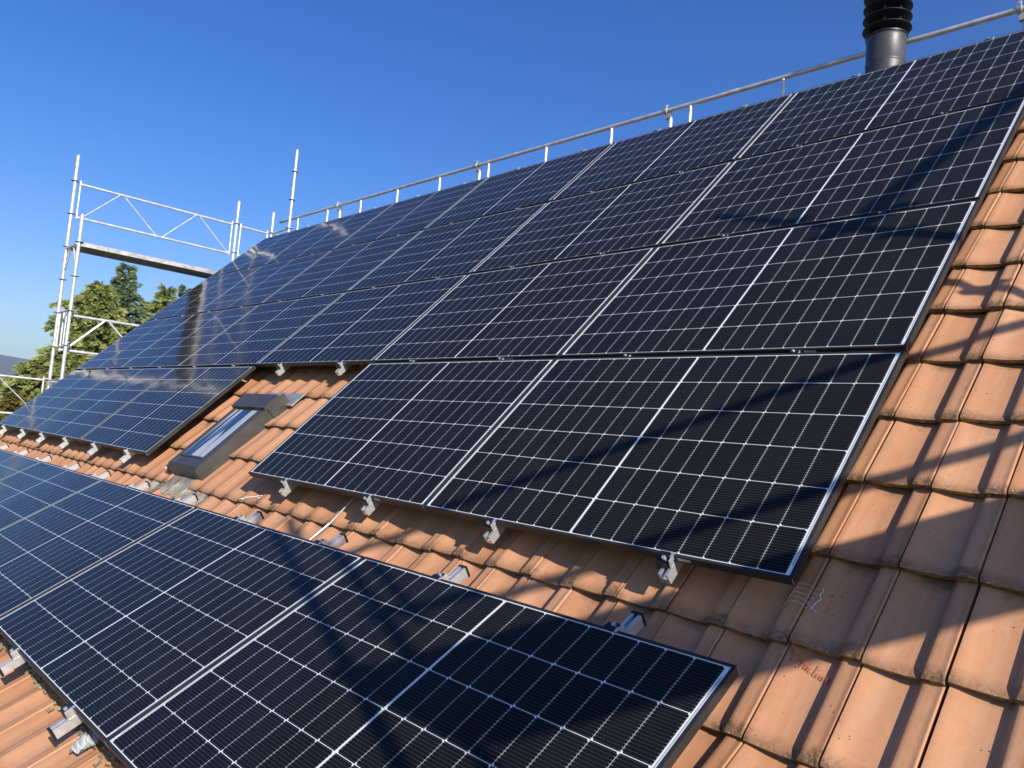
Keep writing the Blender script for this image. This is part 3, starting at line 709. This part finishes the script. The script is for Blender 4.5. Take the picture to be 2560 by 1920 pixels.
for y in (-1.75, 0.725):
    for z in (ZD - 0.04, ZD - 2.04): ledger(sc2, SR, (XA, y, z), (XB, y, z), R_, 'transom')
ledger(sc2, SR, (XB, -1.75, ZD - 1.9), (XB, 0.72, ZD - 0.05), R_, 'brace')

# ------------------------------------------------------------------ conifers and shrubs
def conifer(name, label, x, y, ztop, rad, zlow, nbr, seed, mats, kind, group=None):
    r = random.Random(seed); root = empty(name, loc=(x, y, 0)); V = []; F = []; FR = []
    tk = MB(); tk.tube((0, 0, 0), (0, 0, ztop * 0.6), 0.16, 10, 0.07); tk.tube((0, 0, ztop * 0.6), (0, 0, ztop - 0.15), 0.07, 8, 0.012)
    limbs = tk
    def blade(p, d, L, w, fr_, nrm):
        s_ = d.cross(nrm)
        if s_.length < 1e-4: s_ = d.orthogonal()
        s_.normalize(); i = len(V); m_ = p + d * (L * 0.45)
        V.extend([tuple(p), tuple(m_ + s_ * w), tuple(p + d * L), tuple(m_ - s_ * w)]); F.append((i, i + 1, i + 2, i + 3)); FR.extend([fr_] * 4)
    for b_i in range(nbr):
        t = r.random() ** (0.75 if kind != 'spruce' else 0.9)                         # 0 top .. 1 low
        z = ztop - 0.08 - t * (ztop - zlow)
        prof = (t ** 0.75) if kind == 'spruce' else min(1.0, (0.15 + t * 1.6)) * (0.8 + 0.35 * math.sin(seed + z * 2.1))
        ang = r.uniform(0, 2 * math.pi); lobe = 0.78 + 0.22 * math.sin(3 * ang + seed) + 0.16 * math.sin(5 * ang + z * 1.3)
        L = max(0.15, rad * prof * lobe * r.uniform(0.62, 1.12))
        out = Vector((math.cos(ang), math.sin(ang), 0)); p = Vector((0, 0, z)); lift = r.uniform(0.15, 0.45) if kind != 'spruce' else r.uniform(-0.05, 0.28)
        n = max(3, int(L / 0.085)); pts = []
        for i in range(n + 1):
            s_ = i / n; pts.append(p + out * (L * s_) + Vector((0, 0, L * (lift * s_ - (0.42 if kind != 'spruce' else 0.22) * s_ * s_ * 1.0))))
        if L > 0.5: limbs.path([pts[0], pts[n // 2], pts[-1]], 0.012, 4)
        tone = r.uniform(0.0, 0.55)
        for i in range(1, n + 1):
            s_ = i / n
            if s_ < 0.25 and L > 0.6: continue
            d0 = (pts[i] - pts[i - 1]).normalized()
            for q in range(6 if s_ < 0.6 else 9):
                side = Vector((-out.y, out.x, 0)) * r.uniform(-1, 1)
                d = (d0 * r.uniform(0.5, 1.0) + side * r.uniform(0.4, 1.0) + Vector((0, 0, r.uniform(-0.45, 0.35)))).normalized()
                base = pts[i] + Vector((r.uniform(-1, 1), r.uniform(-1, 1), r.uniform(-1, 1))) * 0.03
                ll = r.uniform(0.10, 0.21) * (1.0 if kind != 'spruce' else 0.85); nr = Vector((r.uniform(-1, 1), r.uniform(-1, 1), r.uniform(0.1, 1))).normalized()
                fr_ = min(1.0, tone + 0.35 * s_ + r.uniform(-0.08, 0.12))  # blades get lighter outwards: sun and shade put into their colour
                blade(base, d, ll, ll * 0.12, fr_, nr)
                sd = d.cross(nr).normalized()
                for kk in range(4):
                    tt = 0.2 + 0.2 * kk
                    for sg in (-1, 1):
                        dd = (d * 0.75 + sd * sg * 0.65 + Vector((0, 0, r.uniform(-0.35, 0.05)))).normalized()
                        blade(base + d * (ll * tt), dd, ll * (0.55 - 0.25 * tt), ll * 0.075, min(1, fr_ + 0.05 * kk), nr)
    me = bpy.data.meshes.new('crown'); me.from_pydata(V, [], F); at = me.attributes.new('fr', 'FLOAT', 'POINT'); at.data.foreach_set('value', FR)
    me.materials.append(mats); me.update(); o = bpy.data.objects.new('crown', me); C.objects.link(o); o.parent = root
    obj('trunk', tk, M_bark, root)
    tag(root, label, 'tree' if 'shrub' not in name else 'shrub', group); return root
G_ = 'conifers beyond the scaffold'
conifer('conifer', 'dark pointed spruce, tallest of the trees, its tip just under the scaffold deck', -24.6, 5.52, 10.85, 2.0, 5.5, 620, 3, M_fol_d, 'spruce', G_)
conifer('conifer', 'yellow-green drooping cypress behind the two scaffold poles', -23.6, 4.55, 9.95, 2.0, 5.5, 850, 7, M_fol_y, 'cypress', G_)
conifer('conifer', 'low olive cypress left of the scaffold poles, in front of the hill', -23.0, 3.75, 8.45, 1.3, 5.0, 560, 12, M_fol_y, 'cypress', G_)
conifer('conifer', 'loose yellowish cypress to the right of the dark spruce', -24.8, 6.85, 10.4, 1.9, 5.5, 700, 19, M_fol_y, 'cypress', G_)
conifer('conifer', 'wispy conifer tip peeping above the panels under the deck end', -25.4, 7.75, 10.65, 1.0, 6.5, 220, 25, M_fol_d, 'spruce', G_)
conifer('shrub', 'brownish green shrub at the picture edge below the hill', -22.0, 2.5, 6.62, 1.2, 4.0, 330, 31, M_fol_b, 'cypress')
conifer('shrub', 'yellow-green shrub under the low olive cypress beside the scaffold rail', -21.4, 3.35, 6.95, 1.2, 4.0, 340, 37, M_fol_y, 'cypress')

# ------------------------------------------------------------------ haze over the valley
hz = MB(); hz.box(-3100, 3100, -3100, 3100, -3, 175)
mh = bpy.data.materials.new('haze'); mh.use_nodes = True; gh = NT(mh); gh.n.remove(gh.n['Principled BSDF'])
pv = gh.new('ShaderNodeVolumePrincipled'); pv.inputs['Color'].default_value = (0.80, 0.88, 1.0, 1); pv.inputs['Density'].default_value = 0.0004; pv.inputs['Anisotropy'].default_value = 0.2
gh.l.new(pv.outputs[0], gh.n['Material Output'].inputs['Volume'])
tag(obj('haze', hz, mh), kind='stuff')
